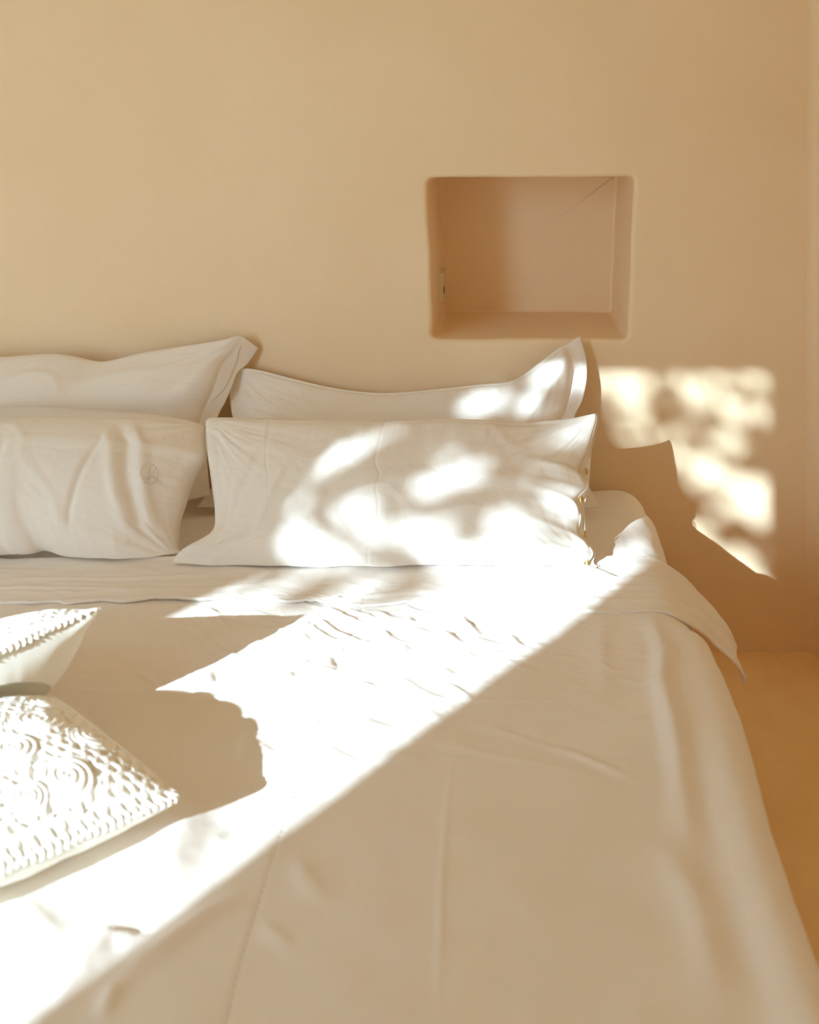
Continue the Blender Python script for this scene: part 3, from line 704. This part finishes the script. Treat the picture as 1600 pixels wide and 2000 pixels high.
# ------------------------------------------------------------------ tree on the terrace that dapples the sun
GAPS = []   # (Xw, Zw below eye level, radius) traced along the sun rays to the bed wall
def wallgap(px, py, r): GAPS.append(((px - VX) / F * D, (py - VY) / F * D, r))
for g in ((1222,748,.044),(1250,752,.03),(1236,797,.036),(1190,752,.032),(1256,742,.028),(1205,805,.024),(1415,795,.03),(1455,972,.036),(1425,985,.03),(1500,975,.034),(1318,852,.026),(1345,838,.026),(1290,765,.022),(1330,740,.026),(1435,755,.026),(1292,728,.026),(1360,770,.044),(1400,740,.026),(1475,738,.034),(1440,806,.044),(1496,808,.034),(1500,785,.018),
          (1425,862,.040),(1300,830,.014),(1265,842,.03),(1225,850,.03),(1330,882,.024),(1365,835,.015),(1382,900,.034),(1400,932,.038),(1360,942,.026),(1498,893,.014),(1480,955,.044),(1430,935,.03),(1478,1005,.044),
          (1400,1005,.026),(1485,1075,.02),(1450,1045,.014),(1350,910,.025)): wallgap(*g)
GAPS += [(-.066,.775,.035),(-.047,.758,.035),(-.029,.741,.032),(-.011,.722,.024),(-.069,.817,.027),(-.064,.865,.026),(-.092,.855,.014),(.098,.755,.016),(.119,.745,.018),
  (.144,.828,.038),(.137,.835,.018),(.196,.8,.038),(.085,.84,.018),(.022,.83,.01),(.04,.88,.04),(.081,.908,.028),(.104,.922,.026),(.186,.884,.024),(-.033,.927,.034),
  (-.01,.954,.044),(.197,.935,.04),(.159,.922,.03),(.3,.899,.042),(.378,.966,.04),(.432,.98,.05),(.245,.975,.03),(.11,.701,.018),(.138,.697,.016),(.167,.69,.016),
  (-.077,.688,.018),(-.194,.645,.018),(.329,.852,.012),(.315,.715,.03),(.338,.704,.03),(.296,.728,.018),(.279,.774,.008),(-.113,.558,.018),(-.11,.543,.034),(-.055,.532,.02),
  (-.023,.608,.038),(.007,.591,.036),(-.074,.626,.014),(.102,.607,.036),(.057,.608,.018),(.108,.542,.038),(.141,.528,.026),(.156,.507,.034),(.16,.537,.036),(.149,.579,.01),
  (-.021,.53,.02),(.156,.607,.01),(.026,.954,.036),(.224,.961,.034),(.331,.957,.04),(.291,.964,.036),(.08,.976,.026),(.137,.899,.024),(.246,.878,.02),(.351,.915,.03),
  (.071,.865,.024),(.14,.777,.026),(.329,.817,.024),(.223,.729,.022),(.13,1.019,.036),(.163,1.023,.036),(.27,1.019,.03),(.028,1.019,.03),(.004,1.033,.03),(-.01,1.054,.03),
  (.336,1.009,.05),(.438,1.019,.06),(.505,1.009,.06),(.481,.934,.05),(.483,.92,.04),(.496,.964,.04),(.555,1.009,.05),(.377,.859,.034),(.414,.869,.034),(.277,1.072,.03),
  (.332,1.063,.04),(.397,1.055,.05),(.174,1.071,.03),(.003,1.067,.03),(.227,1.028,.02),]
def tree():
    t = empty('tree', (-4.5, -5.3, -.1)); tag(t, 'leafy tree on the terrace outside the doorway, its crown dappling the sunlight', 'tree')
    # crown around the sun rays, 6..8.5 m of ray from the bed wall
    V, Fc = [], []; rr = random.Random(3)
    def leaf(c, L_, Wd):
        d = Vector((rr.gauss(0, 1), rr.gauss(0, 1), rr.gauss(0, .6))).normalized(); s = d.cross(Vector((rr.gauss(0, 1), rr.gauss(0, 1), rr.gauss(0, 1)))).normalized()
        nn = d.cross(s); n = len(V)
        for a, b, h in ((-.5, 0, 0), (-.2, .5, .12), (.15, .42, .1), (.5, 0, 0), (.15, -.42, .1), (-.2, -.5, .12)):
            V.append(tuple(c + d * a * L_ + s * b * Wd + nn * h * Wd))
        Fc.extend([(n, n + 1, n + 2, n + 3), (n, n + 3, n + 4, n + 5)])
    GK = .39
    for k in range(34000):
        xw = rr.uniform(-.55, 1.1); zw = rr.uniform(-.1, 1.12)
        if zw > min(1.05, .96 + .09 * math.sin(xw * 9) + .1 * rr.random()): continue
        ys = rr.uniform(4.1, 5.2)
        c = Vector((xw - .75 * ys, -ys, CAMZ - zw + .535 * ys)); nv0, nf0 = len(V), len(Fc)
        leaf(c, rr.uniform(.036, .056), rr.uniform(.020, .029))
        tips = [(q[0] - .75 * q[1], CAMZ - q[2] - .535 * q[1]) for q in V[nv0:]]; tips.append((xw, zw))
        if any((gx - a) ** 2 + (gz - b) ** 2 < (gr * (GK if gr < .034 else .50)) ** 2 for gx, gz, gr in GAPS if abs(gx - xw) < .1 and abs(gz - zw) < .1 for a, b in tips):
            del V[nv0:]; del Fc[nf0:]
    for k in range(9000):                     # the rest of the crown, above and to both sides
        a = rr.uniform(0, 6.283); q = rr.random() ** .5; xw = .25 + 2.1 * q * math.cos(a); zw = -.55 + 1.4 * q * math.sin(a)
        if zw > .9 or (-.6 < xw < 1.15 and zw > -.12): continue
        ys = rr.uniform(3.9, 5.8)
        leaf(Vector((xw - .75 * ys, -ys, CAMZ - zw + .535 * ys)), rr.uniform(.06, .09), rr.uniform(.03, .045))
    fo = nmesh('foliage', V, Fc, M_LEAF, None, False); attach(fo, t); fo['kind'] = 'stuff'
    V, Fc = [], []
    def limb(pts, r0, r1, K=8):
        n0 = len(V)
        for i, p in enumerate(pts):
            p = Vector(p); tdir = (Vector(pts[min(i + 1, len(pts) - 1)]) - Vector(pts[max(0, i - 1)])).normalized(); s = tdir.orthogonal().normalized(); b = tdir.cross(s)
            r = r0 + (r1 - r0) * i / (len(pts) - 1)
            for k in range(K):
                a = 2 * math.pi * k / K; V.append(tuple(p + (s * math.cos(a) + b * math.sin(a)) * r))
            if i:
                for k in range(K): Fc.append((n0 + (i - 1) * K + k, n0 + (i - 1) * K + (k + 1) % K, n0 + i * K + (k + 1) % K, n0 + i * K + k))
    limb([(-4.5, -5.3, -.12), (-4.47, -5.3, 1.0), (-4.4, -5.25, 1.9), (-4.3, -5.1, 2.7)], .12, .065)
    limb([(-4.3, -5.1, 2.7), (-3.9, -5.1, 3.5), (-3.2, -5.0, 4.0)], .06, .02)
    limb([(-4.35, -5.2, 2.4), (-4.2, -4.9, 3.3), (-3.7, -4.8, 3.9)], .05, .015)
    tr = nmesh('trunk', V, Fc, M_BARK); attach(tr, t)
tree()
